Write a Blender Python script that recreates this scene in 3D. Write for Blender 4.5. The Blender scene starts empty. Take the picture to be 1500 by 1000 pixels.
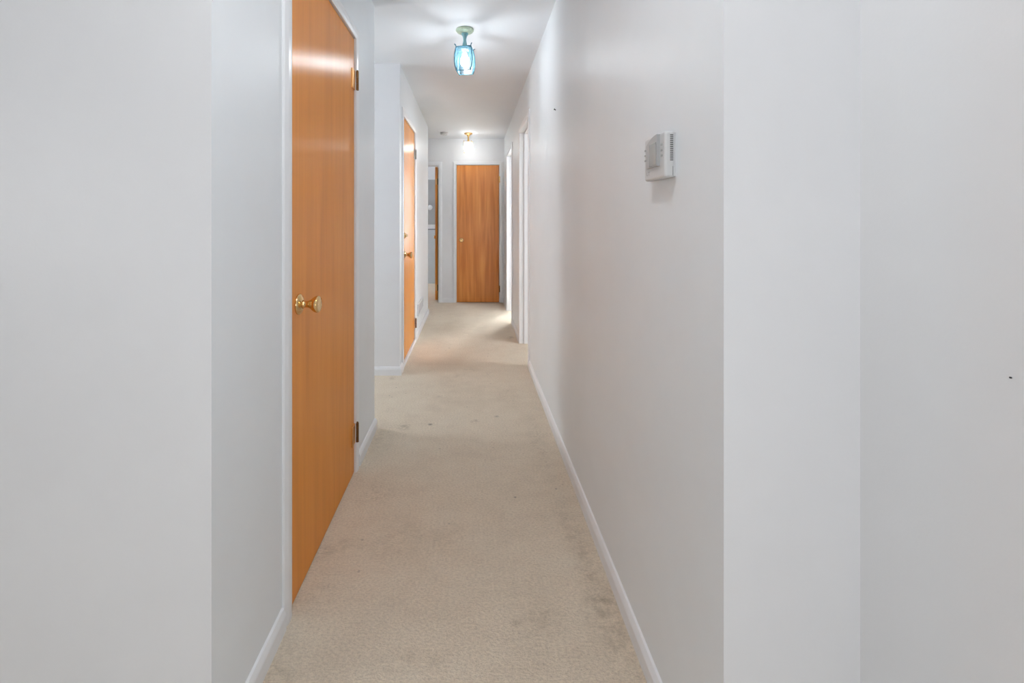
import bpy, bmesh, math, random
from mathutils import Vector, Matrix

random.seed(4)
D = bpy.data
SC = bpy.context.scene
COL = SC.collection

# ------------------------------------------------------------------ measures
F = 667.0            # focal length in pixels of a 1500 px wide frame (16 mm on 36 mm)
CX, HY = 691.0, 321.0
EYE = 1.22
SKY, SKY_SUN = 17.5, 55.0
FILL_DOME, BULB_A, BULB_B, FILL_GLOBE = 25.0, 230.0, 400.0, 17.5
XL, XR = -0.564, 0.475      # hallway wall planes
YF = 6.67                   # far wall
TH = 0.115                  # wall thickness


def floor_at(px, py):
    y = F * EYE / (py - HY)
    return ((px - CX) * y / F, y)


def zc(y):
    """the ceiling drops a little towards the far end"""
    return 2.486 - 0.0129 * max(y, -3.5)


# ------------------------------------------------------------------ materials
def new_mat(name):
    m = D.materials.new(name)
    m.use_nodes = True
    nt = m.node_tree
    b = nt.nodes.get('Principled BSDF')
    return m, nt, b


def N(nt, kind, **kw):
    n = nt.nodes.new(kind)
    for k, v in kw.items():
        setattr(n, k, v)
    return n


def ramp(nt, stops):
    r = N(nt, 'ShaderNodeValToRGB')
    els = r.color_ramp.elements
    while len(els) < len(stops):
        els.new(0.5)
    for e, (p, c) in zip(els, stops):
        e.position = p
        e.color = (*c, 1) if len(c) == 3 else c
    return r


def mixrgb(nt, fac, a, b, blend='MIX'):
    n = N(nt, 'ShaderNodeMix', data_type='RGBA', blend_type=blend)
    for sock, v in ((n.inputs[0], fac), (n.inputs[6], a), (n.inputs[7], b)):
        if hasattr(v, 'is_output') or isinstance(v, bpy.types.NodeSocket):
            nt.links.new(v, sock)
        elif isinstance(v, (tuple, list)):
            sock.default_value = (*v, 1)
        else:
            sock.default_value = v
    return n.outputs[2]


def math_n(nt, op, a, b=None, c=None, clamp=False):
    n = N(nt, 'ShaderNodeMath', operation=op, use_clamp=clamp)
    for i, v in enumerate((a, b, c)):
        if v is None:
            continue
        if isinstance(v, bpy.types.NodeSocket):
            nt.links.new(v, n.inputs[i])
        else:
            n.inputs[i].default_value = v
    return n.outputs[0]


def coords(nt, scale=(1, 1, 1)):
    g = N(nt, 'ShaderNodeNewGeometry')
    mp = N(nt, 'ShaderNodeMapping')
    mp.inputs['Scale'].default_value = scale
    nt.links.new(g.outputs['Position'], mp.inputs['Vector'])
    return mp.outputs[0]


def noise(nt, vec, scale, detail=2.0, rough=0.5, dist=0.0):
    n = N(nt, 'ShaderNodeTexNoise')
    n.inputs['Scale'].default_value = scale
    n.inputs['Detail'].default_value = detail
    n.inputs['Roughness'].default_value = rough
    n.inputs['Distortion'].default_value = dist
    nt.links.new(vec, n.inputs['Vector'])
    return n.outputs['Fac']


def bump(nt, b, height, strength, dist=0.01):
    n = N(nt, 'ShaderNodeBump')
    n.inputs['Strength'].default_value = strength
    n.inputs['Distance'].default_value = dist
    nt.links.new(height, n.inputs['Height'])
    nt.links.new(n.outputs[0], b.inputs['Normal'])


def paint(name, col, rough, var=0.03, bstr=0.06, spec=0.5):
    m, nt, b = new_mat(name)
    v = coords(nt)
    f = noise(nt, v, 2.3, 4, 0.6)
    lo = tuple(c * (1 - var) for c in col)
    hi = tuple(min(1, c * (1 + var * 0.6)) for c in col)
    r = ramp(nt, [(0.35, lo), (0.65, hi)])
    nt.links.new(f, r.inputs[0])
    nt.links.new(r.outputs[0], b.inputs['Base Color'])
    b.inputs['Roughness'].default_value = rough
    b.inputs['Specular IOR Level'].default_value = spec
    bump(nt, b, noise(nt, v, 160, 2), bstr, 0.002)
    return m


M_WALL = paint('wall_paint_white', (0.85, 0.862, 0.885), 0.42, 0.018, 0.05)
M_WALL_HALL = paint('hall_paint_white', (0.835, 0.872, 0.902), 0.42, 0.018, 0.05)
M_WALL_SHADED = paint('shaded_wall_paint_white', (0.775, 0.78, 0.79), 0.42, 0.018, 0.05)  # same white paint, darkened to stand in for shade on the side wall
M_CEIL = paint('ceiling_paint_white', (0.845, 0.87, 0.90), 0.75, 0.012, 0.05, 0.3)
M_TRIM = paint('trim_gloss_white', (0.87, 0.885, 0.91), 0.28, 0.015, 0.03)
M_PLASTIC = paint('white_plastic', (0.64, 0.645, 0.65), 0.35, 0.01, 0.0)
M_SCREEN = paint('grey_display', (0.30, 0.31, 0.31), 0.25, 0.02, 0.0)
M_COVER = paint('grey_plastic', (0.43, 0.435, 0.44), 0.35, 0.02, 0.0)
M_DARK = paint('dark_slot', (0.10, 0.10, 0.10), 0.6, 0.1, 0.0)
M_LETTER = paint('grey_print', (0.42, 0.42, 0.42), 0.5, 0.02, 0.0)
M_NAIL = paint('dark_nail_metal', (0.03, 0.03, 0.035), 0.45, 0.1, 0.0)
M_TILE = paint('bath_tile', (0.62, 0.66, 0.69), 0.2, 0.03, 0.02)
M_TILECAP = paint('grey_tile_cap', (0.22, 0.24, 0.26), 0.25, 0.05, 0.0)
M_CERAMIC = paint('white_ceramic', (0.9, 0.9, 0.9), 0.12, 0.0, 0.0)
M_WINFRAME = paint('window_frame_white', (0.85, 0.85, 0.85), 0.3, 0.01, 0.0)


def metal(name, col, rough, var=0.15):
    m, nt, b = new_mat(name)
    v = coords(nt)
    f = noise(nt, v, 60, 3)
    r = ramp(nt, [(0.3, tuple(c * (1 - var) for c in col)), (0.7, col)])
    nt.links.new(f, r.inputs[0])
    nt.links.new(r.outputs[0], b.inputs['Base Color'])
    b.inputs['Metallic'].default_value = 1.0
    b.inputs['Roughness'].default_value = rough
    return m


M_BRASS = metal('polished_brass', (0.80, 0.55, 0.26), 0.14)
M_HINGE = metal('brass_hinge_leaf', (0.92, 0.52, 0.20), 0.38)
M_HINGE_DARK = metal('aged_brass_barrel', (0.22, 0.12, 0.05), 0.4)
M_NICKEL = metal('dull_nickel', (0.42, 0.42, 0.38), 0.35)
M_GOLD = metal('gold_fitting', (0.85, 0.56, 0.22), 0.3)


def verdigris(name, a, b_):
    m, nt, b = new_mat(name)
    f = noise(nt, coords(nt), 45, 4, 0.6)
    r = ramp(nt, [(0.35, a), (0.65, b_)])
    nt.links.new(f, r.inputs[0])
    nt.links.new(r.outputs[0], b.inputs['Base Color'])
    b.inputs['Metallic'].default_value = 0.35
    b.inputs['Roughness'].default_value = 0.4
    bump(nt, b, f, 0.2, 0.002)
    return m


M_VERD = verdigris('verdigris_metal', (0.42, 0.56, 0.44), (0.66, 0.76, 0.60))
M_POST = verdigris('dark_teal_metal', (0.05, 0.17, 0.24), (0.10, 0.27, 0.35))
M_TEAL = verdigris('teal_metal', (0.16, 0.36, 0.42), (0.30, 0.52, 0.56))


def wood(name, c_dark, c_mid, c_light, axis, rough=0.26, contrast=1.0, aniso=0.9):
    """flat door veneer: fine vertical grain; axis is the horizontal direction along the face"""
    m, nt, b = new_mat(name)
    v1 = coords(nt, (38, 38, 1.1))
    f1 = noise(nt, v1, 1.0, 5, 0.62, 0.3)
    v2 = coords(nt, (5.5, 5.5, 0.55))
    f2 = noise(nt, v2, 1.0, 3, 0.55, 1.4)
    v3 = coords(nt, (260, 260, 5))
    f3 = noise(nt, v3, 1.0, 3, 0.6)
    f = math_n(nt, 'ADD', math_n(nt, 'MULTIPLY', f1, 0.45), math_n(nt, 'MULTIPLY', f2, 0.55))
    lo, hi = 0.5 - 0.17 / contrast, 0.5 + 0.17 / contrast
    r = ramp(nt, [(lo, c_dark), (0.5, c_mid), (hi, c_light)])
    nt.links.new(f, r.inputs[0])
    c = mixrgb(nt, math_n(nt, 'MULTIPLY', f3, 0.22), r.outputs[0], c_dark)
    nt.links.new(c, b.inputs['Base Color'])
    b.inputs['Roughness'].default_value = rough
    b.inputs['Specular IOR Level'].default_value = 0.6
    b.inputs['Anisotropic'].default_value = aniso
    t = N(nt, 'ShaderNodeCombineXYZ')
    for i in range(3):
        t.inputs[i].default_value = axis[i]
    nt.links.new(t.outputs[0], b.inputs['Tangent'])
    bump(nt, b, f3, 0.05, 0.001)
    return m


M_WOOD_Y = wood('honey_birch_veneer', (0.77, 0.265, 0.022), (0.88, 0.325, 0.034), (0.95, 0.40, 0.058), (0, 1, 0), 0.30)
M_WOOD_OLD = wood('honey_birch_veneer_rubbed', (0.77, 0.265, 0.022), (0.88, 0.325, 0.034), (0.95, 0.40, 0.058), (0, 1, 0), 0.27, 1.0, 0.6)
M_WOOD_X = wood('reddish_birch_veneer', (0.56, 0.17, 0.028), (0.70, 0.255, 0.050), (0.80, 0.34, 0.08), (1, 0, 0), 0.30, 1.6)


def carpet_material():
    m, nt, b = new_mat('beige_cut_pile_carpet')
    v = coords(nt)
    big = noise(nt, v, 1.7, 4, 0.6, 0.5)
    mid = noise(nt, coords(nt, (7, 10, 1)), 1.0, 5, 0.65)
    fine = noise(nt, coords(nt, (95, 150, 1)), 1.0, 3, 0.75)
    r = ramp(nt, [(0.3, (0.76, 0.645, 0.505)), (0.5, (0.85, 0.735, 0.585)), (0.72, (0.90, 0.80, 0.65))])
    f = math_n(nt, 'ADD', math_n(nt, 'MULTIPLY', big, 0.5), math_n(nt, 'MULTIPLY', mid, 0.5))
    nt.links.new(f, r.inputs[0])
    c = r.outputs[0]
    # tuft speckle
    rf = ramp(nt, [(0.28, (0.76, 0.74, 0.72)), (0.62, (1.08, 1.08, 1.08))])
    nt.links.new(fine, rf.inputs[0])
    c = mixrgb(nt, 0.85, c, rf.outputs[0], 'MULTIPLY')
    # scattered small specks of soil
    for sc, thr, amt in ((13.0, 0.45, 0.9), (5.5, 0.55, 0.9)):
        vo = N(nt, 'ShaderNodeTexVoronoi')
        vo.inputs['Scale'].default_value = sc
        nt.links.new(coords(nt, (1, 1, 0)), vo.inputs['Vector'])
        sep = N(nt, 'ShaderNodeSeparateColor')
        nt.links.new(vo.outputs['Color'], sep.inputs[0])
        on = math_n(nt, 'GREATER_THAN', sep.outputs[0], thr)
        near = math_n(nt, 'SUBTRACT', 1.0, math_n(nt, 'DIVIDE', vo.outputs['Distance'], 0.10), clamp=True)
        k = math_n(nt, 'MULTIPLY', math_n(nt, 'MULTIPLY', near, on), math_n(nt, 'MULTIPLY', sep.outputs[1], amt), clamp=True)
        c = mixrgb(nt, k, c, (0.13, 0.095, 0.065))
    # soiled traffic marks where the photograph shows them
    pos = N(nt, 'ShaderNodeNewGeometry').outputs['Position']
    wob = N(nt, 'ShaderNodeTexNoise')
    wob.inputs['Scale'].default_value = 9
    wob.inputs['Detail'].default_value = 3
    nt.links.new(pos, wob.inputs['Vector'])
    wv = N(nt, 'ShaderNodeVectorMath', operation='MULTIPLY_ADD')
    nt.links.new(wob.outputs['Color'], wv.inputs[0])
    wv.inputs[1].default_value = (0.09, 0.14, 0)
    wv.inputs[2].default_value = (-0.045, -0.07, 0)
    wp = N(nt, 'ShaderNodeVectorMath', operation='ADD')
    nt.links.new(pos, wp.inputs[0])
    nt.links.new(wv.outputs[0], wp.inputs[1])

    patch = math_n(nt, 'MULTIPLY', math_n(nt, 'SUBTRACT', noise(nt, coords(nt, (26, 38, 1)), 1.0, 4, 0.7), 0.40), 4.0, clamp=True)

    def blot(px, py, rx, ry, amt, col=(0.26, 0.185, 0.10)):
        nonlocal c
        x, y = floor_at(px, py)
        s = N(nt, 'ShaderNodeVectorMath', operation='SUBTRACT')
        nt.links.new(wp.outputs[0], s.inputs[0])
        s.inputs[1].default_value = (x, y, 0)
        q = N(nt, 'ShaderNodeVectorMath', operation='MULTIPLY')
        nt.links.new(s.outputs[0], q.inputs[0])
        q.inputs[1].default_value = (1 / rx, 1 / ry, 0)
        l = N(nt, 'ShaderNodeVectorMath', operation='LENGTH')
        nt.links.new(q.outputs[0], l.inputs[0])
        k = math_n(nt, 'SUBTRACT', 1.0, l.outputs['Value'], clamp=True)
        k = math_n(nt, 'MULTIPLY', math_n(nt, 'MULTIPLY', k, patch, clamp=True), amt * 0.68)
        c = mixrgb(nt, k, c, col)

    for a in ((885, 882, 0.05, 0.035, 0.9), (752, 912, 0.028, 0.02, 0.9), (800, 905, 0.07, 0.05, 0.45), (784, 930, 0.10, 0.06, 0.35),
              (905, 930, 0.10, 0.22, 0.5), (865, 850, 0.07, 0.3, 0.45), (835, 770, 0.06, 0.35, 0.4), (498, 800, 0.12, 0.08, 0.45),
              (470, 805, 0.07, 0.06, 0.4), (450, 880, 0.12, 0.08, 0.35), (552, 720, 0.09, 0.14, 0.4), (568, 790, 0.14, 0.2, 0.3),
              (640, 790, 0.25, 0.12, 0.25), (740, 860, 0.2, 0.15, 0.25), (600, 960, 0.16, 0.05, 0.4), (790, 650, 0.07, 0.4, 0.35),
              (590, 625, 0.05, 0.05, 0.5), (697, 617, 0.035, 0.05, 0.8), (592, 627, 0.05, 0.04, 0.7), (560, 640, 0.1, 0.25, 0.4),
              (645, 505, 0.14, 0.25, 0.4), (600, 515, 0.12, 0.3, 0.35), (748, 494, 0.05, 0.08, 0.8), (690, 540, 0.08, 0.10, 0.5),
              (670, 550, 0.03, 0.05, 0.8), (573, 553, 0.03, 0.05, 0.9), (750, 580, 0.12, 0.3, 0.3), (400, 980, 0.1, 0.12, 0.45)):
        blot(*a)
    nt.links.new(c, b.inputs['Base Color'])
    b.inputs['Roughness'].default_value = 0.95
    b.inputs['Specular IOR Level'].default_value = 0.15
    b.inputs['Sheen Weight'].default_value = 0.15
    bump(nt, b, math_n(nt, 'ADD', fine, math_n(nt, 'MULTIPLY', mid, 0.6)), 0.8, 0.010)
    return m


M_CARPET = carpet_material()


def lantern_glass(name, tint, deep, mid=0.42, edge=0.11, top=0.15, vend=0.40):
    """clear rippled lantern pane frosted towards its sides and top to shape the cast light; u runs across the pane"""
    m, nt, b = new_mat(name)
    out = nt.nodes['Material Output']
    uv = N(nt, 'ShaderNodeUVMap')
    sep = N(nt, 'ShaderNodeSeparateXYZ')
    nt.links.new(uv.outputs[0], sep.inputs[0])
    d = math_n(nt, 'ABSOLUTE', math_n(nt, 'SUBTRACT', sep.outputs[0], 0.5))
    r = ramp(nt, [(0.29, (mid, mid, mid)), (0.42, (edge, edge, edge))])
    nt.links.new(d, r.inputs[0])
    rv = ramp(nt, [(0.02, (top, top, top)), (vend, (1, 1, 1))])
    nt.links.new(sep.outputs[1], rv.inputs[0])
    tfac = math_n(nt, 'MULTIPLY', r.outputs[0], rv.outputs[0])
    tr = N(nt, 'ShaderNodeBsdfTransparent')
    tr.inputs[0].default_value = (*tint, 1)
    tl = N(nt, 'ShaderNodeBsdfTranslucent')
    tl.inputs[0].default_value = (*deep, 1)
    df = N(nt, 'ShaderNodeBsdfDiffuse')
    df.inputs[0].default_value = (*deep, 1)
    mx0 = N(nt, 'ShaderNodeMixShader')
    mx0.inputs[0].default_value = 0.3
    nt.links.new(tl.outputs[0], mx0.inputs[1])
    nt.links.new(df.outputs[0], mx0.inputs[2])
    mx = N(nt, 'ShaderNodeMixShader')
    nt.links.new(tfac, mx.inputs[0])
    nt.links.new(mx0.outputs[0], mx.inputs[1])
    nt.links.new(tr.outputs[0], mx.inputs[2])
    gl = N(nt, 'ShaderNodeBsdfGlossy')
    gl.inputs['Roughness'].default_value = 0.15
    mg = N(nt, 'ShaderNodeMixShader')
    mg.inputs[0].default_value = 0.04
    nt.links.new(mx.outputs[0], mg.inputs[1])
    nt.links.new(gl.outputs[0], mg.inputs[2])
    nt.links.new(mg.outputs[0], out.inputs[0])
    return m


M_GLASS_CLEAR = lantern_glass('clear_bottom_glass', (1, 1, 1), (0.03, 0.06, 0.08), 0.92, 0.92, 1.0)
M_TOP_DIMMER = lantern_glass('added_top_dimmer_glass', (1, 1, 1), (0.04, 0.06, 0.07), 0.34, 0.34, 1.0)
M_GLASS_BLUE = lantern_glass('pale_blue_lantern_glass', (0.97, 0.99, 1.0), (0.020, 0.042, 0.054), 0.56, 0.05, 0.26, 0.40)
M_GLASS_WARM = lantern_glass('clear_lantern_glass', (1.0, 0.99, 0.96), (0.20, 0.192, 0.172), 0.20, 0.165, 0.45, 0.40)


def emitter(name, col, strength):
    m, nt, b = new_mat(name)
    b.inputs['Base Color'].default_value = (0.9, 0.9, 0.9, 1)
    b.inputs['Emission Color'].default_value = (*col, 1)
    b.inputs['Emission Strength'].default_value = strength
    return m


M_BULB_A = emitter('lit_bulb_cool', (0.95, 0.985, 1.03), BULB_A)
M_BULB_B = emitter('lit_bulb_warm', (0.97, 0.985, 1.0), BULB_B)


def pane_material():
    m, nt, b = new_mat('window_glass')
    out = nt.nodes['Material Output']
    tr = N(nt, 'ShaderNodeBsdfTransparent')
    gl = N(nt, 'ShaderNodeBsdfGlossy')
    gl.inputs['Roughness'].default_value = 0.0
    mx = N(nt, 'ShaderNodeMixShader')
    mx.inputs[0].default_value = 0.06
    nt.links.new(tr.outputs[0], mx.inputs[1])
    nt.links.new(gl.outputs[0], mx.inputs[2])
    nt.links.new(mx.outputs[0], out.inputs[0])
    return m


M_PANE = pane_material()


def mirror_material():
    m, nt, b = new_mat('silvered_mirror')
    b.inputs['Base Color'].default_value = (0.8, 0.83, 0.85, 1)
    b.inputs['Metallic'].default_value = 1
    b.inputs['Roughness'].default_value = 0.08
    return m


M_MIRROR = mirror_material()


# ------------------------------------------------------------------ mesh helpers
def link_mesh(name, bm, mat, parent=None, smooth=False, bevel=0.0, loc=None):
    bmesh.ops.recalc_face_normals(bm, faces=bm.faces)
    me = D.meshes.new(name)
    bm.to_mesh(me)
    bm.free()
    for mm in (mat if isinstance(mat, (list, tuple)) else [mat]):
        me.materials.append(mm)
    if smooth:
        for p in me.polygons:
            p.use_smooth = True
    o = D.objects.new(name, me)
    COL.objects.link(o)
    if parent:
        o.parent = parent
    if loc:
        o.location = loc
    if bevel:
        md = o.modifiers.new('bevel', 'BEVEL')
        md.width = bevel
        md.segments = 2
        md.limit_method = 'ANGLE'
    return o


def tag(o, label=None, cat=None, group=None, kind=None):
    if label:
        o['label'] = label
    if cat:
        o['category'] = cat
    if group:
        o['group'] = group
    if kind:
        o['kind'] = kind
    return o


def empty(name, loc, rz=0.0):
    o = D.objects.new(name, None)
    o.empty_display_size = 0.1
    o.location = loc
    o.rotation_euler = (0, 0, rz)
    COL.objects.link(o)
    return o


def box(bm, x0, x1, y0, y1, z0, z1):
    vs = [bm.verts.new((x, y, z)) for z in (z0, z1) for y in (y0, y1) for x in (x0, x1)]
    for f in ((0, 1, 3, 2), (4, 6, 7, 5), (0, 4, 5, 1), (2, 3, 7, 6), (0, 2, 6, 4), (1, 5, 7, 3)):
        bm.faces.new([vs[i] for i in f])
    return vs


def prism(bm, pts, z0, z1):
    """upright prism over a footprint; z0 / z1 may be functions of y"""
    g = lambda z, y: z(y) if callable(z) else z
    lo = [bm.verts.new((x, y, g(z0, y))) for x, y in pts]
    hi = [bm.verts.new((x, y, g(z1, y))) for x, y in pts]
    n = len(pts)
    bm.faces.new(lo[::-1])
    bm.faces.new(hi)
    for i in range(n):
        bm.faces.new((lo[i], lo[(i + 1) % n], hi[(i + 1) % n], hi[i]))


def lathe(bm, prof, mat=None, seg=32):
    """profile of (radius, height) spun about z, then moved by mat"""
    rings = []
    for r, h in prof:
        if r < 1e-6:
            rings.append([bm.verts.new((0, 0, h))])
        else:
            rings.append([bm.verts.new((r * math.cos(2 * math.pi * k / seg), r * math.sin(2 * math.pi * k / seg), h)) for k in range(seg)])
    for a, b in zip(rings, rings[1:]):
        for k in range(seg):
            k2 = (k + 1) % seg
            if len(a) == 1 and len(b) == 1:
                continue
            if len(a) == 1:
                bm.faces.new((a[0], b[k], b[k2]))
            elif len(b) == 1:
                bm.faces.new((a[k], a[k2], b[0]))
            else:
                bm.faces.new((a[k], a[k2], b[k2], b[k]))
    if mat is not None:
        bmesh.ops.transform(bm, matrix=mat, verts=[v for rg in rings for v in rg])


def tube(bm, pts, r, seg=8):
    pts = [Vector(p) for p in pts]
    rings = []
    for i, p in enumerate(pts):
        d = (pts[min(i + 1, len(pts) - 1)] - pts[max(i - 1, 0)]).normalized()
        up = Vector((0, 0, 1)) if abs(d.z) < 0.9 else Vector((1, 0, 0))
        a = d.cross(up).normalized()
        b = d.cross(a).normalized()
        rings.append([bm.verts.new(p + a * r * math.cos(2 * math.pi * k / seg) + b * r * math.sin(2 * math.pi * k / seg)) for k in range(seg)])
    for a, b in zip(rings, rings[1:]):
        for k in range(seg):
            bm.faces.new((a[k], a[(k + 1) % seg], b[(k + 1) % seg], b[k]))
    bm.faces.new(rings[0])
    bm.faces.new(rings[-1][::-1])


def struct(name, bm, mat, label, **kw):
    return tag(link_mesh(name, bm, mat, **kw), label=label, kind='structure', cat=name.split('_')[0])


# ------------------------------------------------------------------ the shell
def grid_sheet(bm, x0, x1, y0, y1, zt, zb):
    pts = [(x0, y0), (x1, y0), (x1, y1), (x0, y1)]
    prism(bm, pts, zb, zt)


bm = bmesh.new()
grid_sheet(bm, -3.115, 3.315, -3.315, 9.0, 0.0, -0.12)
struct('floor', bm, M_CARPET, 'worn beige carpet with small dark stains running down the hallway')

bm = bmesh.new()
grid_sheet(bm, -3.115, 3.315, -3.315, 9.0, lambda y: zc(y) + 0.12, zc)
struct('ceiling', bm, M_CEIL, 'flat white hallway ceiling with the two lanterns')


def wall_along_y(bm, x, t, y0, y1, m0, m1, opens):
    """wall with its face at x and its body towards x+t; m0/m1: mitred ends; opens: (ya, yb, ztop)"""
    s = abs(t)
    ys = y0
    segs = []
    for ya, yb, zt in opens:
        segs.append((ys, ya, 0.0))
        segs.append((ya, yb, zt))
        ys = yb
    segs.append((ys, y1, 0.0))
    for i, (a, b, z0) in enumerate(segs):
        fa = a + (s if (i == 0 and m0) else 0)
        fb = b - (s if (i == len(segs) - 1 and m1) else 0)
        prism(bm, [(x, a), (x, b), (x + t, fb), (x + t, fa)], z0, zc)


JT = 0.018   # jamb lining
D1 = (1.410, 2.194, 2.090)      # clear openings: from, to, head height
D2 = (3.728, 4.497, 2.070)
R1 = (3.775, 4.470, 2.066)
R2 = (5.350, 6.070, 2.060)
FD = (-0.224, 0.404, 2.014)
LD = (-1.210, -0.490, 2.005)
grow = lambda d: (d[0] - JT, d[1] + JT, d[2] + JT)

bm = bmesh.new()
wall_along_y(bm, XL, -TH, 0.987, 2.640, True, True, [grow(D1)])
struct('wall_left', bm, M_WALL_HALL, 'white hallway wall around the nearest wooden door')
bm = bmesh.new()
wall_along_y(bm, XL, -TH, 3.567, 5.880, True, True, [grow(D2)])
struct('wall_left.001', bm, M_WALL_HALL, 'white hallway wall around the wooden door with a deadbolt')
bm = bmesh.new()
wall_along_y(bm, XR, TH, 0.858, YF + TH, True, False, [grow(R1), grow(R2)])
struct('wall_right', bm, M_WALL_HALL, 'long white hallway wall carrying the thermostat')
bm = bmesh.new()
prism(bm, [(XR, 0.858), (0.732 + TH, 0.858), (0.732 + TH, 0.858 + TH), (XR + TH, 0.858 + TH)], 0, zc)
struct('wall_front', bm, M_WALL, 'narrow white wall facing the viewer beside the thermostat wall')
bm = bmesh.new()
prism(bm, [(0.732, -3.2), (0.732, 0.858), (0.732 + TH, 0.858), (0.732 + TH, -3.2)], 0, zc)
struct('wall_side', bm, M_WALL_SHADED, 'white side wall of the near room with one tiny nail')
bm = bmesh.new()
prism(bm, [(XL, 0.987), (XL - TH, 0.987 + TH), (-3.0, 0.987 + TH), (-3.0, 0.987)], 0, zc)
struct('wall_front.001', bm, M_WALL, 'broad bare white wall facing the viewer beside the nearest door')
bm = bmesh.new()
prism(bm, [(XL, 2.640), (-3.0, 2.640), (-3.0, 2.640 - TH), (XL - TH, 2.640 - TH)], 0, zc)
struct('wall_side.001', bm, M_WALL, 'white wall of the side passage behind the nearest door')
bm = bmesh.new()
prism(bm, [(XL, 3.567), (-3.0, 3.567), (-3.0, 3.567 + TH), (XL - TH, 3.567 + TH)], 0, zc)
struct('wall_front.002', bm, M_WALL, 'white passage wall facing the viewer between the two hall doors')
bm = bmesh.new()
prism(bm, [(XL, 5.880), (-3.0, 5.880), (-3.0, 5.880 - TH), (XL - TH, 5.880 - TH)], 0, zc)
struct('wall_side.002', bm, M_WALL, 'white passage wall around the corner past the vent')

# far wall with the closet door and the open doorway
bm = bmesh.new()
xs = -3.0
for a, b, zt in (grow(LD), grow(FD)):
    prism(bm, [(xs, YF), (a, YF), (a, YF + TH), (xs, YF + TH)], 0, zc)
    prism(bm, [(a, YF), (b, YF), (b, YF + TH), (a, YF + TH)], zt, zc)
    xs = b
prism(bm, [(xs, YF), (XR, YF), (XR, YF + TH), (xs, YF + TH)], 0, zc)
struct('wall_far', bm, M_WALL, 'white wall closing the far end of the hallway')


def wall_x(bm, x0, x1, y0, y1, opening=None):
    """wall running along x (y0..y1 is the thickness) with one window hole (xa, xb, za, zb)"""
    if not opening:
        prism(bm, [(x0, y0), (x1, y0), (x1, y1), (x0, y1)], 0, zc)
        return
    xa, xb, za, zb = opening
    prism(bm, [(x0, y0), (xa, y0), (xa, y1), (x0, y1)], 0, zc)
    prism(bm, [(xb, y0), (x1, y0), (x1, y1), (xb, y1)], 0, zc)
    prism(bm, [(xa, y0), (xb, y0), (xb, y1), (xa, y1)], 0, za)
    prism(bm, [(xa, y0), (xb, y0), (xb, y1), (xa, y1)], zb, zc)


def wall_y(bm, y0, y1, x0, x1, openings=()):
    ys = y0
    for ya, yb, za, zb in openings:
        prism(bm, [(x0, ys), (x1, ys), (x1, ya), (x0, ya)], 0, zc)
        prism(bm, [(x0, ya), (x1, ya), (x1, yb), (x0, yb)], 0, za)
        prism(bm, [(x0, ya), (x1, ya), (x1, yb), (x0, yb)], zb, zc)
        ys = yb
    prism(bm, [(x0, ys), (x1, ys), (x1, y1), (x0, y1)], 0, zc)


W_LEFT = (-1.6, -0.95, 1.05, 1.75)     # near room, side window
W_BED = (1.75, 3.05, 0.55, 2.20)      # bedroom past the second doorway
W_BED2 = (2.5, 3.5, 0.9, 2.1)         # bedroom past the first doorway
W_BATH = (7.3, 8.0, 1.1, 2.0)         # bathroom
W_PASS = (2.80, 3.40, 0.9, 1.95)       # end of the side passage

bm = bmesh.new()
wall_x(bm, -3.115, 0.732 + TH, -3.315, -3.2)
struct('wall_back', bm, M_WALL, 'back wall of the near room behind the viewer')
bm = bmesh.new()
wall_y(bm, -3.2, 9.0, -3.115, -3.0, (W_LEFT, W_PASS, W_BATH))
struct('wall_outer', bm, M_WALL, 'outer wall with windows beyond the side passage')
bm = bmesh.new()
wall_y(bm, -3.2, 9.0, 3.2, 3.315, (W_BED2,))
struct('wall_outer.001', bm, M_WALL, 'outer wall of the bedrooms')
bm = bmesh.new()
prism(bm, [(0.732 + TH, 0.858), (3.2, 0.858), (3.2, 0.858 + TH), (0.732 + TH, 0.858 + TH)], 0, zc)
struct('wall_inner.006', bm, M_WALL, 'end wall of the bedroom behind the thermostat wall')
bm = bmesh.new()
prism(bm, [(XR + TH, 4.85), (3.2, 4.85), (3.2, 4.95), (XR + TH, 4.95)], 0, zc)
struct('wall_inner', bm, M_WALL, 'partition between the two bedrooms')
bm = bmesh.new()
wall_x(bm, 0.59, 3.2, 8.2, 8.315, W_BED)
struct('wall_inner.001', bm, M_WALL, 'window wall of the far bedroom')
bm = bmesh.new()
prism(bm, [(-3.0, 8.66), (-0.35, 8.66), (-0.35, 8.775), (-3.0, 8.775)], 0, zc)
struct('wall_inner.002', bm, M_WALL, 'wall of the far room seen through the open doorway')
bm = bmesh.new()
prism(bm, [(-0.45, YF + TH), (-0.35, YF + TH), (-0.35, 8.66), (-0.45, 8.66)], 0, zc)
struct('wall_inner.003', bm, M_WALL, 'partition behind the open far door')
bm = bmesh.new()
prism(bm, [(0.59, YF + TH), (XR, YF + TH), (XR, 8.3), (0.59, 8.3)], 0, zc)
struct('wall_inner.004', bm, M_WALL, 'partition between the closet and the far bedroom')
bm = bmesh.new()
prism(bm, [(-0.35, 7.5), (XR, 7.5), (XR, 7.6), (-0.35, 7.6)], 0, zc)
struct('wall_inner.005', bm, M_WALL, 'back of the closet behind the far door')


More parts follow.
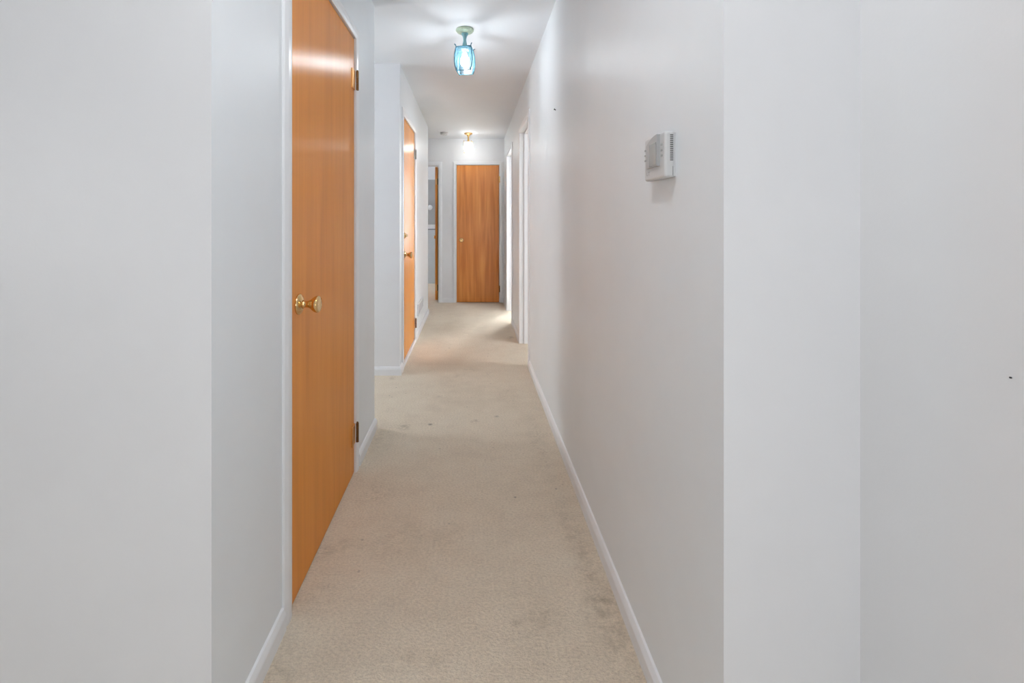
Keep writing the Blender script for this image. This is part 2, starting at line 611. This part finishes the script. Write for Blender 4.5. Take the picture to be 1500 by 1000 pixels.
# ------------------------------------------------------------------ trim: skirting and casings
def offset_line(pts, d):
    """offset an open polyline to its left by d with mitred corners"""
    out = []
    for i, p in enumerate(pts):
        dirs = []
        if i > 0:
            dirs.append((Vector(p) - Vector(pts[i - 1])).normalized())
        if i < len(pts) - 1:
            dirs.append((Vector(pts[i + 1]) - Vector(p)).normalized())
        ns = [Vector((-q.y, q.x)) for q in dirs]
        if len(ns) == 1:
            o = ns[0] * d
        else:
            b = (ns[0] + ns[1]).normalized()
            o = b * (d / max(0.2, b.dot(ns[0])))
        out.append((p[0] + o.x, p[1] + o.y))
    return out


BB = [(0.0, 0.0), (0.0135, 0.0), (0.0135, 0.046), (0.0115, 0.052), (0.006, 0.064), (0.0, 0.067)]


def skirting(name, pts, label):
    """board on the left side of the polyline"""
    bm = bmesh.new()
    lines = []
    for t, z in BB:
        lines.append([bm.verts.new((x, y, z)) for x, y in offset_line(pts, t)])
    n = len(pts)
    for a, b in zip(lines, lines[1:] + lines[:1]):
        for i in range(n - 1):
            bm.faces.new((a[i], a[i + 1], b[i + 1], b[i]))
    bm.faces.new([l[0] for l in lines])
    bm.faces.new([l[-1] for l in lines][::-1])
    return tag(link_mesh(name, bm, M_TRIM), label=label, kind='structure', cat='baseboard')


CW = 0.057
skirting('baseboard_left', [(-3.0, 0.987), (XL, 0.987), (XL, D1[0] - CW)][::-1], 'white baseboard leading up to the nearest door')
skirting('baseboard_left.001', [(XL, D1[1] + CW), (XL, 2.640), (-3.0, 2.640)][::-1], 'short white baseboard past the hinges of the nearest door')
skirting('baseboard_left.002', [(-3.0, 3.567), (XL, 3.567), (XL, D2[0] - CW)][::-1], 'white baseboard turning the corner before the deadbolt door')
skirting('baseboard_left.003', [(XL, D2[1] + CW), (XL, 5.880), (-3.0, 5.880)][::-1], 'white baseboard below the wall vent')
skirting('baseboard_right', [(XR, R1[0] - CW), (XR, 0.858), (0.732, 0.858), (0.732, -3.2)][::-1], 'long white baseboard under the thermostat wall')
skirting('baseboard_right.001', [(XR, R2[0] - CW), (XR, R1[1] + CW)][::-1], 'white baseboard between the two open doorways')
skirting('baseboard_right.002', [(XR, YF), (XR, R2[1] + CW)][::-1], 'white baseboard in the far corner')
skirting('baseboard_far', [(LD[1] + CW, YF), (FD[0] - CW, YF)][::-1], 'short white baseboard between the far door and the open doorway')

CAS = [(0.0, 0.0), (0.0, 0.007), (0.004, 0.0095), (0.018, 0.0125), (0.036, 0.0125), (0.048, 0.009), (0.054, 0.0075), (CW, 0.0045), (CW, 0.0)]


def casing(bm, place, d, zb=0.0):
    """moulded frame round three sides of an opening; place(u, w, z) maps along-wall, out-of-wall, up"""
    u0, u1, zt = d
    lines = []
    for q, w in CAS:
        lines.append([bm.verts.new(place(u, w, z)) for u, z in ((u0 - q, zb), (u0 - q, zt + q), (u1 + q, zt + q), (u1 + q, zb))])
    for a, b in zip(lines, lines[1:] + lines[:1]):
        for i in range(3):
            bm.faces.new((a[i], a[i + 1], b[i + 1], b[i]))
    bm.faces.new([l[0] for l in lines])
    bm.faces.new([l[-1] for l in lines][::-1])


def pbox(bm, place, u0, u1, w0, w1, z0, z1):
    vs = [bm.verts.new(place(u, w, z)) for z in (z0, z1) for w in (w0, w1) for u in (u0, u1)]
    for f in ((0, 1, 3, 2), (4, 6, 7, 5), (0, 4, 5, 1), (2, 3, 7, 6), (0, 2, 6, 4), (1, 5, 7, 3)):
        bm.faces.new([vs[i] for i in f])


def jamb(bm, place, d, stop_w=None, depth=TH):
    u0, u1, zt = d
    pbox(bm, place, u0 - JT, u0, -depth, 0, 0, zt + JT)
    pbox(bm, place, u1, u1 + JT, -depth, 0, 0, zt + JT)
    pbox(bm, place, u0, u1, -depth, 0, zt, zt + JT)
    if stop_w:
        a, b = stop_w
        pbox(bm, place, u0, u0 + 0.011, a, b, 0, zt)
        pbox(bm, place, u1 - 0.011, u1, a, b, 0, zt)
        pbox(bm, place, u0 + 0.011, u1 - 0.011, a, b, zt - 0.011, zt)


P_LEFT = lambda u, w, z: (XL + w, u, z)
P_RIGHT = lambda u, w, z: (XR - w, u, z)
P_FAR = lambda u, w, z: (u, YF - w, z)

TULIP = [(0.0, 0.0), (0.034, 0.0), (0.0345, 0.003), (0.031, 0.007), (0.022, 0.0115), (0.0145, 0.014), (0.0115, 0.018), (0.0105, 0.026),
         (0.0115, 0.033), (0.0155, 0.040), (0.0215, 0.047), (0.0262, 0.055), (0.0275, 0.061), (0.0268, 0.066), (0.0235, 0.0685), (0.016, 0.0675), (0.0, 0.0665)]
ROSE = TULIP[:6] + [(0.0, 0.014)]
KNOB = [(0.0, 0.012)] + [(r, h) for r, h in TULIP[5:]]


def axis_matrix(origin, direction):
    q = Vector((0, 0, 1)).rotation_difference(Vector(direction))
    return Matrix.Translation(origin) @ q.to_matrix().to_4x4()


def knob(parent, origin, direction, k=1.0):
    mtx = axis_matrix(origin, direction)
    bm = bmesh.new()
    lathe(bm, [(r * k, h * k) for r, h in KNOB], mtx, 40)
    kn = link_mesh('knob', bm, M_BRASS, parent, smooth=True)
    bm = bmesh.new()
    lathe(bm, [(r * k, h * k) for r, h in ROSE], mtx, 40)
    link_mesh('rosette', bm, M_BRASS, kn, smooth=True)
    tag(kn, label='brass tulip door knob')


def hinge(parent, place, u, side, z, m_leaf=M_HINGE, m_bar=M_HINGE_DARK, length=0.092, w0=0.0, leaf=0.05):
    """leaf on the slab face and a barrel standing proud at its edge"""
    bm = bmesh.new()
    a, b = sorted((u, u - side * leaf))
    pbox(bm, place, a, b, w0 - 0.003, w0 + 0.0035, z - length / 2, z + length / 2)
    o = link_mesh('hinge', bm, m_leaf, parent, bevel=0.0008)
    bm = bmesh.new()
    x, y, _ = place(u + side * 0.006, w0 + 0.0125, z)
    for k in range(3):
        za = z - length / 2 + k * length / 3
        lathe(bm, [(0, za + 0.0008), (0.0068, za + 0.0008), (0.0068, za + length / 3 - 0.0008), (0, za + length / 3 - 0.0008)],
              Matrix.Translation((x, y, 0)), 14)
    lathe(bm, [(0, z + length / 2), (0.005, z + length / 2), (0.004, z + length / 2 + 0.005), (0, z + length / 2 + 0.006)], Matrix.Translation((x, y, 0)), 14)
    link_mesh('hinge_barrel', bm, m_bar, o)
    tag(o, label='brass butt hinge')


def slab(parent, place, u0, u1, z0, z1, mat, w=-0.002, t=0.035):
    bm = bmesh.new()
    pbox(bm, place, u0, u1, w - t, w, z0, z1)
    return link_mesh('door_panel', bm, mat, parent, bevel=0.0015)


def door_frame(root, place, d, zb=0.0, stop=True):
    bm = bmesh.new()
    casing(bm, place, d, zb)
    c = link_mesh('casing', bm, M_TRIM, root)
    bm = bmesh.new()
    jamb(bm, place, d, (-0.052, -0.040) if stop else None)
    link_mesh('jamb', bm, M_TRIM, root)
    tag(c, label='white moulded door casing')


# nearest door on the left
o = empty('door_1', (0, 0, 0))
tag(o, 'large honey brown flush door nearest the viewer with brass knob', 'door', kind='structure')
door_frame(o, P_LEFT, D1)
slab(o, P_LEFT, D1[0] + 0.003, D1[1] - 0.003, 0.004, D1[2] - 0.003, M_WOOD_Y)
knob(o, (XL - 0.002, 1.490, 0.942), (1, 0, 0))
hinge(o, P_LEFT, D1[1] - 0.003, 1, 1.887)
hinge(o, P_LEFT, D1[1] - 0.003, 1, 0.192)

# second door on the left, raised over a white sill
o = empty('door_2', (0, 0, 0))
tag(o, 'narrowly seen brown flush door with deadbolt over a white sill', 'door', kind='structure')
door_frame(o, P_LEFT, D2)
slab(o, P_LEFT, D2[0] + 0.003, D2[1] - 0.003, 0.040, D2[2] - 0.003, M_WOOD_OLD)
knob(o, (XL - 0.002, 3.800, 0.922), (1, 0, 0))
bm = bmesh.new()
lathe(bm, [(0, 0), (0.026, 0), (0.0255, 0.006), (0.020, 0.012), (0.012, 0.014), (0, 0.014)], axis_matrix((XL - 0.002, 3.800, 1.083), (1, 0, 0)), 32)
db = link_mesh('deadbolt', bm, M_BRASS, o, smooth=True)
bm = bmesh.new()
box(bm, XL + 0.010, XL + 0.028, 3.797, 3.803, 1.071, 1.095)
link_mesh('thumb_turn', bm, M_BRASS, db, bevel=0.001)
hinge(o, P_LEFT, D2[1] - 0.003, 1, 1.858, M_NICKEL, M_NICKEL)
hinge(o, P_LEFT, D2[1] - 0.003, 1, 0.193)
bm = bmesh.new()
pbox(bm, P_LEFT, D2[0] - 0.004, D2[1] + 0.004, -0.05, 0.0105, 0.0, 0.036)
link_mesh('sill', bm, M_TRIM, o, bevel=0.003)

# closet door closing the hallway
o = empty('door_3', (0, 0, 0))
tag(o, 'reddish brown flush door closing the far end of the hallway', 'door', kind='structure')
door_frame(o, P_FAR, FD)
slab(o, P_FAR, FD[0] + 0.004, FD[1] - 0.004, 0.006, FD[2] - 0.004, M_WOOD_X)
knob(o, (-0.150, YF + 0.002, 0.912), (0, -1, 0))
hinge(o, P_FAR, FD[1] - 0.004, 1, 1.800, M_GOLD, M_GOLD, leaf=0.004)
hinge(o, P_FAR, FD[1] - 0.004, 1, 0.200, leaf=0.004)

# open door in the far left doorway: swung into the room, its edge towards us
o = empty('door_4', (0, 0, 0))
tag(o, 'open brown door seen edge-on in the far doorway', 'door', kind='structure')
door_frame(o, P_FAR, LD, stop=False)
bm = bmesh.new()
box(bm, -0.545, -0.510, YF + TH + 0.006, YF + TH + 0.71, 0.018, 1.998)
link_mesh('door_panel', bm, M_WOOD_Y, o, bevel=0.0015)
for z in (1.78, 0.20):
    bm = bmesh.new()
    box(bm, -0.541, -0.514, YF + TH + 0.003, YF + TH + 0.007, z - 0.045, z + 0.045)
    h = link_mesh('hinge', bm, M_HINGE, o)
    bm = bmesh.new()
    lathe(bm, [(0, z - 0.045), (0.006, z - 0.045), (0.006, z + 0.045), (0, z + 0.045)], Matrix.Translation((-0.508, YF + TH + 0.004, 0)), 12)
    link_mesh('hinge_barrel', bm, M_HINGE_DARK, h)
knob(o, (-0.545, YF + TH + 0.64, 0.93), (-1, 0, 0))

# two open doorways on the right: lining and casing only
for i, d, lab in ((1, R1, 'white casing of the nearer open doorway on the thermostat wall'), (2, R2, 'white casing of the farther sunlit open doorway')):
    bm = bmesh.new()
    casing(bm, P_RIGHT, d)
    jamb(bm, P_RIGHT, d, (-0.075, -0.040))
    tag(link_mesh(f'trim_{i}', bm, M_TRIM), label=lab, kind='structure', cat='trim')


# ------------------------------------------------------------------ windows
def window(n, axis, plane, a, b, za, zb, inward, label):
    """axis 'x': window in a wall running along x at y = plane (middle of the wall)"""
    if axis == 'x':
        place = lambda u, w, z: (u, plane + w, z)
    else:
        place = lambda u, w, z: (plane + w, u, z)
    root = empty(f'window_{n}', place((a + b) / 2, 0, za))
    ox, oy, oz = root.location
    pl = lambda u, w, z: tuple(Vector(place(u, w, z)) - Vector((ox, oy, oz)))
    f = 0.05
    bm = bmesh.new()
    pbox(bm, pl, a, a + f, -0.03, 0.03, za, zb)
    pbox(bm, pl, b - f, b, -0.03, 0.03, za, zb)
    pbox(bm, pl, a + f, b - f, -0.03, 0.03, za, za + f)
    pbox(bm, pl, a + f, b - f, -0.03, 0.03, zb - f, zb)
    zm = (za + zb) / 2
    pbox(bm, pl, a + f, b - f, -0.025, 0.025, zm - 0.02, zm + 0.02)
    link_mesh('window_frame', bm, M_WINFRAME, root)
    bm = bmesh.new()
    pbox(bm, pl, a + f, b - f, -0.003, 0.003, za + f, zm - 0.02)
    pbox(bm, pl, a + f, b - f, -0.003, 0.003, zm + 0.02, zb - f)
    link_mesh('window_pane', bm, M_PANE, root)
    tag(root, label, 'window', kind='structure')
    # light portal that guides the daylight through this window
    L = D.lights.new(f'daylight_portal_{n}', 'AREA')
    L.shape = 'RECTANGLE'
    L.size, L.size_y = b - a, zb - za
    L.cycles.is_portal = True
    lo = D.objects.new(f'daylight_portal_{n}', L)
    COL.objects.link(lo)
    off = 0.06 * inward
    lo.location = place((a + b) / 2, off, zm)
    d = Vector((0, inward, 0)) if axis == 'x' else Vector((inward, 0, 0))
    lo.rotation_euler = d.to_track_quat('-Z', 'Z').to_euler()


window(1, 'y', -3.0575, *W_LEFT, 1, 'side window of the near room')
window(2, 'x', 8.2575, *W_BED, -1, 'bedroom window that lights the far doorway')
window(3, 'y', 3.2575, *W_BED2, -1, 'window of the bedroom behind the thermostat wall')
window(4, 'y', -3.0575, *W_BATH, 1, 'small window of the far tiled room')
window(5, 'y', -3.0575, *W_PASS, 1, 'window at the end of the side passage')


# ------------------------------------------------------------------ ceiling lanterns
ZB = lambda z: z + 0.018 - 0.004 * (z + 0.14) / -0.15      # height of the lantern body below the ceiling


def lantern(loc, rz, label, m_can, m_stem, m_post, m_glass, m_bulb):
    root = empty('ceiling_lantern', loc, rz)
    tag(root, label, 'ceiling light', 'square lanterns on the hallway ceiling')
    bm = bmesh.new()
    lathe(bm, [(0, 0), (0.056, 0), (0.058, -0.003), (0.058, -0.008), (0.054, -0.011), (0.052, -0.016), (0.040, -0.022), (0.024, -0.026), (0, -0.028)], None, 40)
    link_mesh('canopy', bm, m_can, root, smooth=True)
    bm = bmesh.new()
    lathe(bm, [(0, -0.024), (0.023, -0.024), (0.022, -0.032), (0.014, -0.044), (0.0115, -0.056), (0.0105, -0.068), (0.0115, -0.080), (0.0145, -0.096),
               (0.0175, -0.110), (0.0185, -0.119), (0.0, -0.121)], None, 28)
    link_mesh('stem', bm, m_stem, root, smooth=True)
    # corner posts bow outwards and end in little flared tips
    prof = [(0.0560, -0.128), (0.0500, -0.134), (0.0478, -0.142), (0.0520, -0.165), (0.0555, -0.190), (0.0570, -0.215), (0.0560, -0.240), (0.0525, -0.265), (0.0465, -0.291)]
    for sx, sy in ((1, 1), (-1, 1), (-1, -1), (1, -1)):
        bm = bmesh.new()
        tube(bm, [(sx * h, sy * h, ZB(z)) for h, z in prof], 0.0033, 8)
        link_mesh('corner_post', bm, m_post, root, smooth=True)
    for name, h, z, r in (('top_ring', 0.0478, -0.142, 0.0036), ('bottom_ring', 0.0465, -0.290, 0.0026)):
        bm = bmesh.new()
        z = ZB(z)
        c = [(h, h), (-h, h), (-h, -h), (h, -h)]
        for k in range(4):
            a, b = c[k], c[(k + 1) % 4]
            tube(bm, [(*a, z), (*b, z)], r, 8)
        if name == 'top_ring':
            for a in c:
                tube(bm, [(0, 0, z + 0.006), (*a, z)], 0.0022, 6)
        link_mesh(name, bm, m_post, root, smooth=True)
    # four bowed panes
    rows = 10
    for k in range(4):
        ang = k * math.pi / 2
        R = Matrix.Rotation(ang, 4, 'Z')
        bm = bmesh.new()
        uvl = bm.loops.layers.uv.new('UVMap')
        grid = []
        for i in range(rows + 1):
            z = -0.144 - (0.288 - 0.144) * i / rows
            for (h0, z0), (h1, z1) in zip(prof[2:], prof[3:]):
                if z1 <= z <= z0 + 1e-6:
                    h = h0 + (h1 - h0) * (z - z0) / (z1 - z0)
                    break
            grid.append([bm.verts.new(R @ Vector((h - 0.0008, (h - 0.003) * (2 * j / 6 - 1), ZB(z)))) for j in range(7)])
        for i in range(rows):
            for j in range(6):
                f = bm.faces.new((grid[i][j], grid[i][j + 1], grid[i + 1][j + 1], grid[i + 1][j]))
                for l, (a, b) in zip(f.loops, ((i, j), (i, j + 1), (i + 1, j + 1), (i + 1, j))):
                    l[uvl].uv = (b / 6, a / rows)
        g = link_mesh('glass_pane', bm, m_glass, root, smooth=True)
    bm = bmesh.new()
    uvl = bm.loops.layers.uv.new('UVMap')
    h = 0.044
    f = bm.faces.new([bm.verts.new(p) for p in ((h, h, ZB(-0.289)), (-h, h, ZB(-0.289)), (-h, -h, ZB(-0.289)), (h, -h, ZB(-0.289)))])
    for l, u in zip(f.loops, ((0.4, 0.9), (0.6, 0.9), (0.6, 1), (0.4, 1))):
        l[uvl].uv = u
    link_mesh('bottom_pane', bm, M_GLASS_CLEAR if m_glass is M_GLASS_BLUE else M_GLASS_WARM, root)
    bm = bmesh.new()
    uvl = bm.loops.layers.uv.new('UVMap')
    h = 0.0455
    ring_o = [bm.verts.new((x, y, ZB(-0.1415))) for x, y in ((h, h), (-h, h), (-h, -h), (h, -h))]
    ring_i = [bm.verts.new((x, y, ZB(-0.1415))) for x, y in ((0.02, 0.02), (-0.02, 0.02), (-0.02, -0.02), (0.02, -0.02))]
    for k in range(4):
        f = bm.faces.new((ring_o[k], ring_o[(k + 1) % 4], ring_i[(k + 1) % 4], ring_i[k]))
        for l in f.loops:
            l[uvl].uv = (0.5, 1.0)
    link_mesh('top_dimmer_pane', bm, M_TOP_DIMMER, root)  # pane added over the lantern's open top to dim the light
    bm = bmesh.new()
    lathe(bm, [(r, ZB(z)) for r, z in [(0, -0.136), (0.017, -0.138), (0.023, -0.150), (0.023, -0.152), (0.017, -0.153), (0.0165, -0.176), (0.0, -0.177)]], None, 24)  # the wider flange is added to block light going up
    link_mesh('socket', bm, M_CERAMIC, root)
    bm = bmesh.new()
    lathe(bm, [(r, ZB(z)) for r, z in [(0, -0.172), (0.012, -0.173), (0.014, -0.184), (0.021, -0.198), (0.0265, -0.214), (0.0265, -0.230), (0.021, -0.244), (0.011, -0.252), (0, -0.254)]], None, 16)
    link_mesh('bulb', bm, m_bulb, root, smooth=True)
    return root


Y1, Y2 = 2.95, 6.27
lantern((-0.045, Y1, zc(Y1)), math.radians(-10), 'blue glass lantern on a verdigris mount, nearest the viewer', M_VERD, M_TEAL, M_POST, M_GLASS_BLUE, M_BULB_A)
lantern((-0.046, Y2, zc(Y2)), math.radians(-10), 'clear glass lantern on a gold mount in front of the far door', M_GOLD, M_GOLD, M_GOLD, M_GLASS_WARM, M_BULB_B)

# smoke detector beside the far lantern
root = empty('smoke_detector', (-0.375, 6.22, zc(6.22)))
tag(root, 'small white round smoke detector beside the gold lantern', 'smoke detector')
bm = bmesh.new()
lathe(bm, [(0, 0), (0.056, 0), (0.056, -0.010), (0.0, -0.011)], None, 36)
link_mesh('mounting_plate', bm, M_PLASTIC, root)
bm = bmesh.new()
lathe(bm, [(0, -0.010), (0.052, -0.010), (0.052, -0.026), (0.047, -0.034), (0.036, -0.038), (0.034, -0.036), (0.018, -0.036), (0.016, -0.040), (0, -0.040)], None, 36)
link_mesh('cover', bm, M_PLASTIC, root, smooth=True)


# ------------------------------------------------------------------ thermostat
TX, TY0, TY1, TZ0, TZ1 = XR, 1.056, 1.181, 1.317, 1.425
root = empty('thermostat', (XR, (TY0 + TY1) / 2, TZ0))
tag(root, 'white programmable wall thermostat with grey display and side vents', 'thermostat')
ox, oy, oz = root.location
pl = lambda u, w, z: (-w, u - oy, z - oz)          # u along the hall, w out of the wall
bm = bmesh.new()
pbox(bm, pl, TY0 + 0.003, TY1 - 0.003, 0.0, 0.006, TZ0 + 0.003, TZ1 - 0.003)
link_mesh('wall_plate', bm, M_PLASTIC, root)
bm = bmesh.new()
pbox(bm, pl, TY0, TY1, 0.004, 0.027, TZ0, TZ1)
body = link_mesh('body', bm, M_PLASTIC, root)
md = body.modifiers.new('bevel', 'BEVEL')
md.width, md.segments, md.limit_method = 0.006, 4, 'ANGLE'
# raised display housing with an arched top that stands proud at its near side
bm = bmesh.new()
n = 10
ya, yb = 1.084, 1.166
lo, hi, flo, fhi = [], [], [], []
for k in range(n + 1):
    t = k / n
    y = ya + (yb - ya) * t
    zt = 1.4225 - 0.017 * t ** 2.2
    w = 0.0345 - 0.006 * t
    for lst, ww, zz in ((lo, 0.026, 1.347), (hi, 0.026, zt), (flo, w, 1.347), (fhi, w, zt)):
        lst.append(bm.verts.new(pl(y, ww, zz)))
for k in range(n):
    bm.faces.new((flo[k], flo[k + 1], fhi[k + 1], fhi[k]))
    bm.faces.new((lo[k], lo[k + 1], hi[k + 1], hi[k]))
    bm.faces.new((hi[k], hi[k + 1], fhi[k + 1], fhi[k]))
    bm.faces.new((lo[k], lo[k + 1], flo[k + 1], flo[k]))
for k in (0, n):
    bm.faces.new((lo[k], hi[k], fhi[k], flo[k]))
link_mesh('display_housing', bm, M_COVER, root)
bm = bmesh.new()
za, zb_ = 1.350, 1.404
y_a, y_b = 1.0885, 1.140
wa = lambda y: 0.0345 - 0.006 * (y - ya) / (yb - ya)
vs = []
for y in (y_a, y_b):
    for dw in (-0.001, 0.0008):
        for z in (za, zb_):
            vs.append(bm.verts.new(pl(y, wa(y) + dw, z)))
for f in ((0, 1, 3, 2), (4, 6, 7, 5), (0, 2, 6, 4), (1, 5, 7, 3), (0, 4, 5, 1), (2, 3, 7, 6)):
    bm.faces.new([vs[i] for i in f])
tag(link_mesh('display', bm, M_SCREEN, root), label='grey liquid crystal display')
for y in (1.0725, 1.1735):
    for k in range(3):
        bm = bmesh.new()
        z = 1.396 - k * 0.0130
        pbox(bm, pl, y - 0.0038, y + 0.0038, 0.026, 0.0288, z - 0.0022, z + 0.0022)
        link_mesh('button', bm, M_COVER, root, bevel=0.0007)
bm = bmesh.new()
for k in range(14):
    z = 1.4155 - k * 0.00445
    box(bm, -0.0150, -0.0078, TY0 - oy - 0.0003, TY0 - oy + 0.004, z - oz - 0.0012, z - oz + 0.0012)
box(bm, -0.0088, -0.0082, TY0 - oy - 0.0003, TY0 - oy + 0.004, 1.322 - oz, 1.343 - oz)
tag(link_mesh('side_vent', bm, M_DARK, root), label='row of dark vent slots on the side')
bm = bmesh.new()
for (ya_, yb_, za_, zb2) in ((1.1630, 1.1652, 1.3300, 1.3395), (1.1580, 1.1652, 1.3300, 1.3318), (1.1450, 1.1560, 1.3378, 1.3396), (1.1494, 1.1518, 1.3300, 1.3396)):
    pbox(bm, pl, ya_, yb_, 0.0262, 0.0273, za_, zb2)
link_mesh('lettering', bm, M_LETTER, root)


# ------------------------------------------------------------------ wall vent, nails
root = empty('wall_vent', (XL, 4.96, 0.275))
tag(root, 'white louvred wall vent low behind the deadbolt door', 'vent')
bm = bmesh.new()
vy, vz, fr = 0.24, 0.060, 0.016
for a in ((-vy, vy, vz - fr, vz), (-vy, vy, -vz, -vz + fr), (-vy, -vy + fr, -vz + fr, vz - fr), (vy - fr, vy, -vz + fr, vz - fr)):
    box(bm, 0, 0.012, a[0], a[1], a[2], a[3])
link_mesh('frame', bm, M_TRIM, root, bevel=0.002)
bm = bmesh.new()
for k in range(6):
    z = -vz + fr + 0.008 + k * 0.0145
    vs = [bm.verts.new(p) for p in ((0.002, -vy + fr, z + 0.006), (0.010, -vy + fr, z - 0.004), (0.010, vy - fr, z - 0.004), (0.002, vy - fr, z + 0.006))]
    bm.faces.new(vs)
    bmesh.ops.solidify(bm, geom=bm.faces[-1:] if False else [f for f in bm.faces if vs[0] in f.verts], thickness=0.0012)
link_mesh('louvre', bm, M_TRIM, root)
bm = bmesh.new()
box(bm, 0.0002, 0.0012, -vy + fr, vy - fr, -vz + fr, vz - fr)
link_mesh('duct_opening', bm, M_PLASTIC, root)


def nail(px, py, wall_x_, r, out, label, tilt):
    y = F * wall_x_ / (px - CX)
    z = EYE + (HY - py) * y / F
    o = empty('nail', (wall_x_, y, z))
    tag(o, label, 'nail')
    mt = axis_matrix((0, 0, 0), (-1, 0, tilt))
    bm = bmesh.new()
    lathe(bm, [(0, -0.004), (r * 0.5, -0.004), (r * 0.5, out), (0, out)], mt, 10)
    link_mesh('shank', bm, M_NAIL, o)
    bm = bmesh.new()
    lathe(bm, [(0, out - 0.001), (r, out - 0.001), (r, out + 0.0005), (0, out + 0.001)], mt, 12)
    link_mesh('head', bm, M_NAIL, o)


nail(814, 161, XR, 0.006, 0.010, 'dark nail high on the thermostat wall near the first lantern', 0.5)
nail(1482, 553, 0.732, 0.0012, 0.002, 'tiny dark nail low in the bare wall beside the narrow facing wall', 0.1)

# ------------------------------------------------------------------ far room seen past the open door
bm = bmesh.new()
box(bm, -3.0, -0.45, 8.645, 8.66, 0.0, 1.02)
struct('trim_3', bm, M_TILE, 'pale blue grey wainscot in the far room behind the open door')
bm = bmesh.new()
box(bm, -3.0, -0.45, 8.638, 8.66, 1.02, 1.038)
struct('trim_4', bm, M_TILECAP, 'dark cap strip of the wainscot in the far room')
root = empty('wall_mirror', (-0.95, 8.66, 1.12))
tag(root, 'framed wall mirror above the wainscot in the far room', 'mirror')
bm = bmesh.new()
for a in ((-0.36, 0.36, 0.0, 0.02), (-0.36, 0.36, 0.83, 0.85), (-0.36, -0.34, 0.02, 0.83), (0.34, 0.36, 0.02, 0.83)):
    box(bm, a[0], a[1], -0.022, 0.0, a[2], a[3])
link_mesh('frame', bm, M_COVER, root)
bm = bmesh.new()
box(bm, -0.34, 0.34, -0.010, -0.002, 0.02, 0.83)
link_mesh('mirror_glass', bm, M_COVER, root)
root = empty('wall_lamp', (-0.785, 8.638, 1.44))
tag(root, 'small white globe fitting above the wainscot in the far room', 'wall lamp')
bm = bmesh.new()
lathe(bm, [(0, 0), (0.04, 0), (0.036, 0.012), (0.015, 0.018), (0.013, 0.05), (0, 0.05)], axis_matrix((0, 0, 0), (0, -1, 0)), 20)
link_mesh('backplate', bm, M_CERAMIC, root)
bm = bmesh.new()
lathe(bm, [(0, 0.045), (0.025, 0.048), (0.045, 0.068), (0.052, 0.09), (0.045, 0.115), (0.025, 0.135), (0, 0.14)], axis_matrix((0, 0, 0), (0, -1, 0)), 24)
link_mesh('globe', bm, M_CERAMIC, root, smooth=True)

# unseen dome lamp added above the frame to brighten the hall
DY = 0.65
root = empty('fill_dome', (-0.045, DY, zc(DY)))
tag(root, 'unseen round dome lamp added on the ceiling as fill light', 'ceiling light')
bm = bmesh.new()
lathe(bm, [(0, 0), (0.17, 0), (0.175, -0.012), (0.165, -0.022), (0, -0.022)], None, 40)
link_mesh('ceiling_plate', bm, M_NICKEL, root, smooth=True)
bm = bmesh.new()
lathe(bm, [(0.16, -0.022), (0.155, -0.045), (0.125, -0.072), (0.075, -0.090), (0, -0.097)], None, 40)
M_FILL_DOME = emitter('fill_dome_glow', (0.965, 0.985, 1.015), FILL_DOME)
link_mesh('shade', bm, M_FILL_DOME, root, smooth=True)

# unseen globe floor lamp added behind the viewer as fill light
root = empty('fill_globe_lamp', (0.20, -0.75, 0.0))
tag(root, 'unseen opal globe floor lamp added behind the viewer as fill light', 'floor lamp')
bm = bmesh.new()
lathe(bm, [(0, 0), (0.14, 0), (0.14, 0.012), (0.12, 0.022), (0, 0.026)], None, 36)
link_mesh('base', bm, M_NICKEL, root, smooth=True)
bm = bmesh.new()
tube(bm, [(0, 0, 0.02), (0, 0, 0.86)], 0.012, 14)
link_mesh('pole', bm, M_NICKEL, root, smooth=True)
bm = bmesh.new()
lathe(bm, [(0.0, 0.85), (0.05, 0.855)] + [(0.16 * math.cos(math.radians(a)), 1.01 + 0.16 * math.sin(math.radians(a))) for a in range(-70, 90, 10)] + [(0, 1.17)], None, 32)
M_FILL_GLOBE = emitter('fill_globe_glow', (0.965, 0.985, 1.015), FILL_GLOBE)
link_mesh('shade', bm, M_FILL_GLOBE, root, smooth=True)

# ------------------------------------------------------------------ daylight outside
w = D.worlds.new('daylight')
SC.world = w
w.use_nodes = True
nt = w.node_tree
bg = nt.nodes['Background']
bg.inputs[0].default_value = (0.955, 0.985, 1.01, 1)
# hazy bright sky, much brighter on the sun's side of the house
tc = N(nt, 'ShaderNodeTexCoord')
dt = N(nt, 'ShaderNodeVectorMath', operation='DOT_PRODUCT')
nt.links.new(tc.outputs['Generated'], dt.inputs[0])
dt.inputs[1].default_value = Vector((0.25, 0.92, 0.30)).normalized()
mr = N(nt, 'ShaderNodeMapRange', interpolation_type='SMOOTHSTEP')
nt.links.new(dt.outputs['Value'], mr.inputs[0])
mr.inputs[1].default_value = 0.45
mr.inputs[2].default_value = 0.95
mr.inputs[3].default_value = SKY
mr.inputs[4].default_value = SKY_SUN
nt.links.new(mr.outputs[0], bg.inputs[1])

# ------------------------------------------------------------------ camera
cam = D.cameras.new('camera')
co = D.objects.new('camera', cam)
COL.objects.link(co)
co.location = (0, 0, EYE)
co.rotation_euler = (math.radians(90), 0, 0)
cam.sensor_fit = 'HORIZONTAL'
cam.sensor_width = 36.0
cam.lens = 36.0 * F / 1500.0
cam.shift_x = (750.0 - CX) / 1500.0
cam.shift_y = (HY - 500.0) / 1500.0
cam.clip_start = 0.02
SC.camera = co

vs = SC.view_settings
SC.display_settings.display_device = 'sRGB'
vs.view_transform = 'Standard'
vs.look = 'None'
vs.exposure = 0.11
vs.gamma = 1.0
vs.use_curve_mapping = False
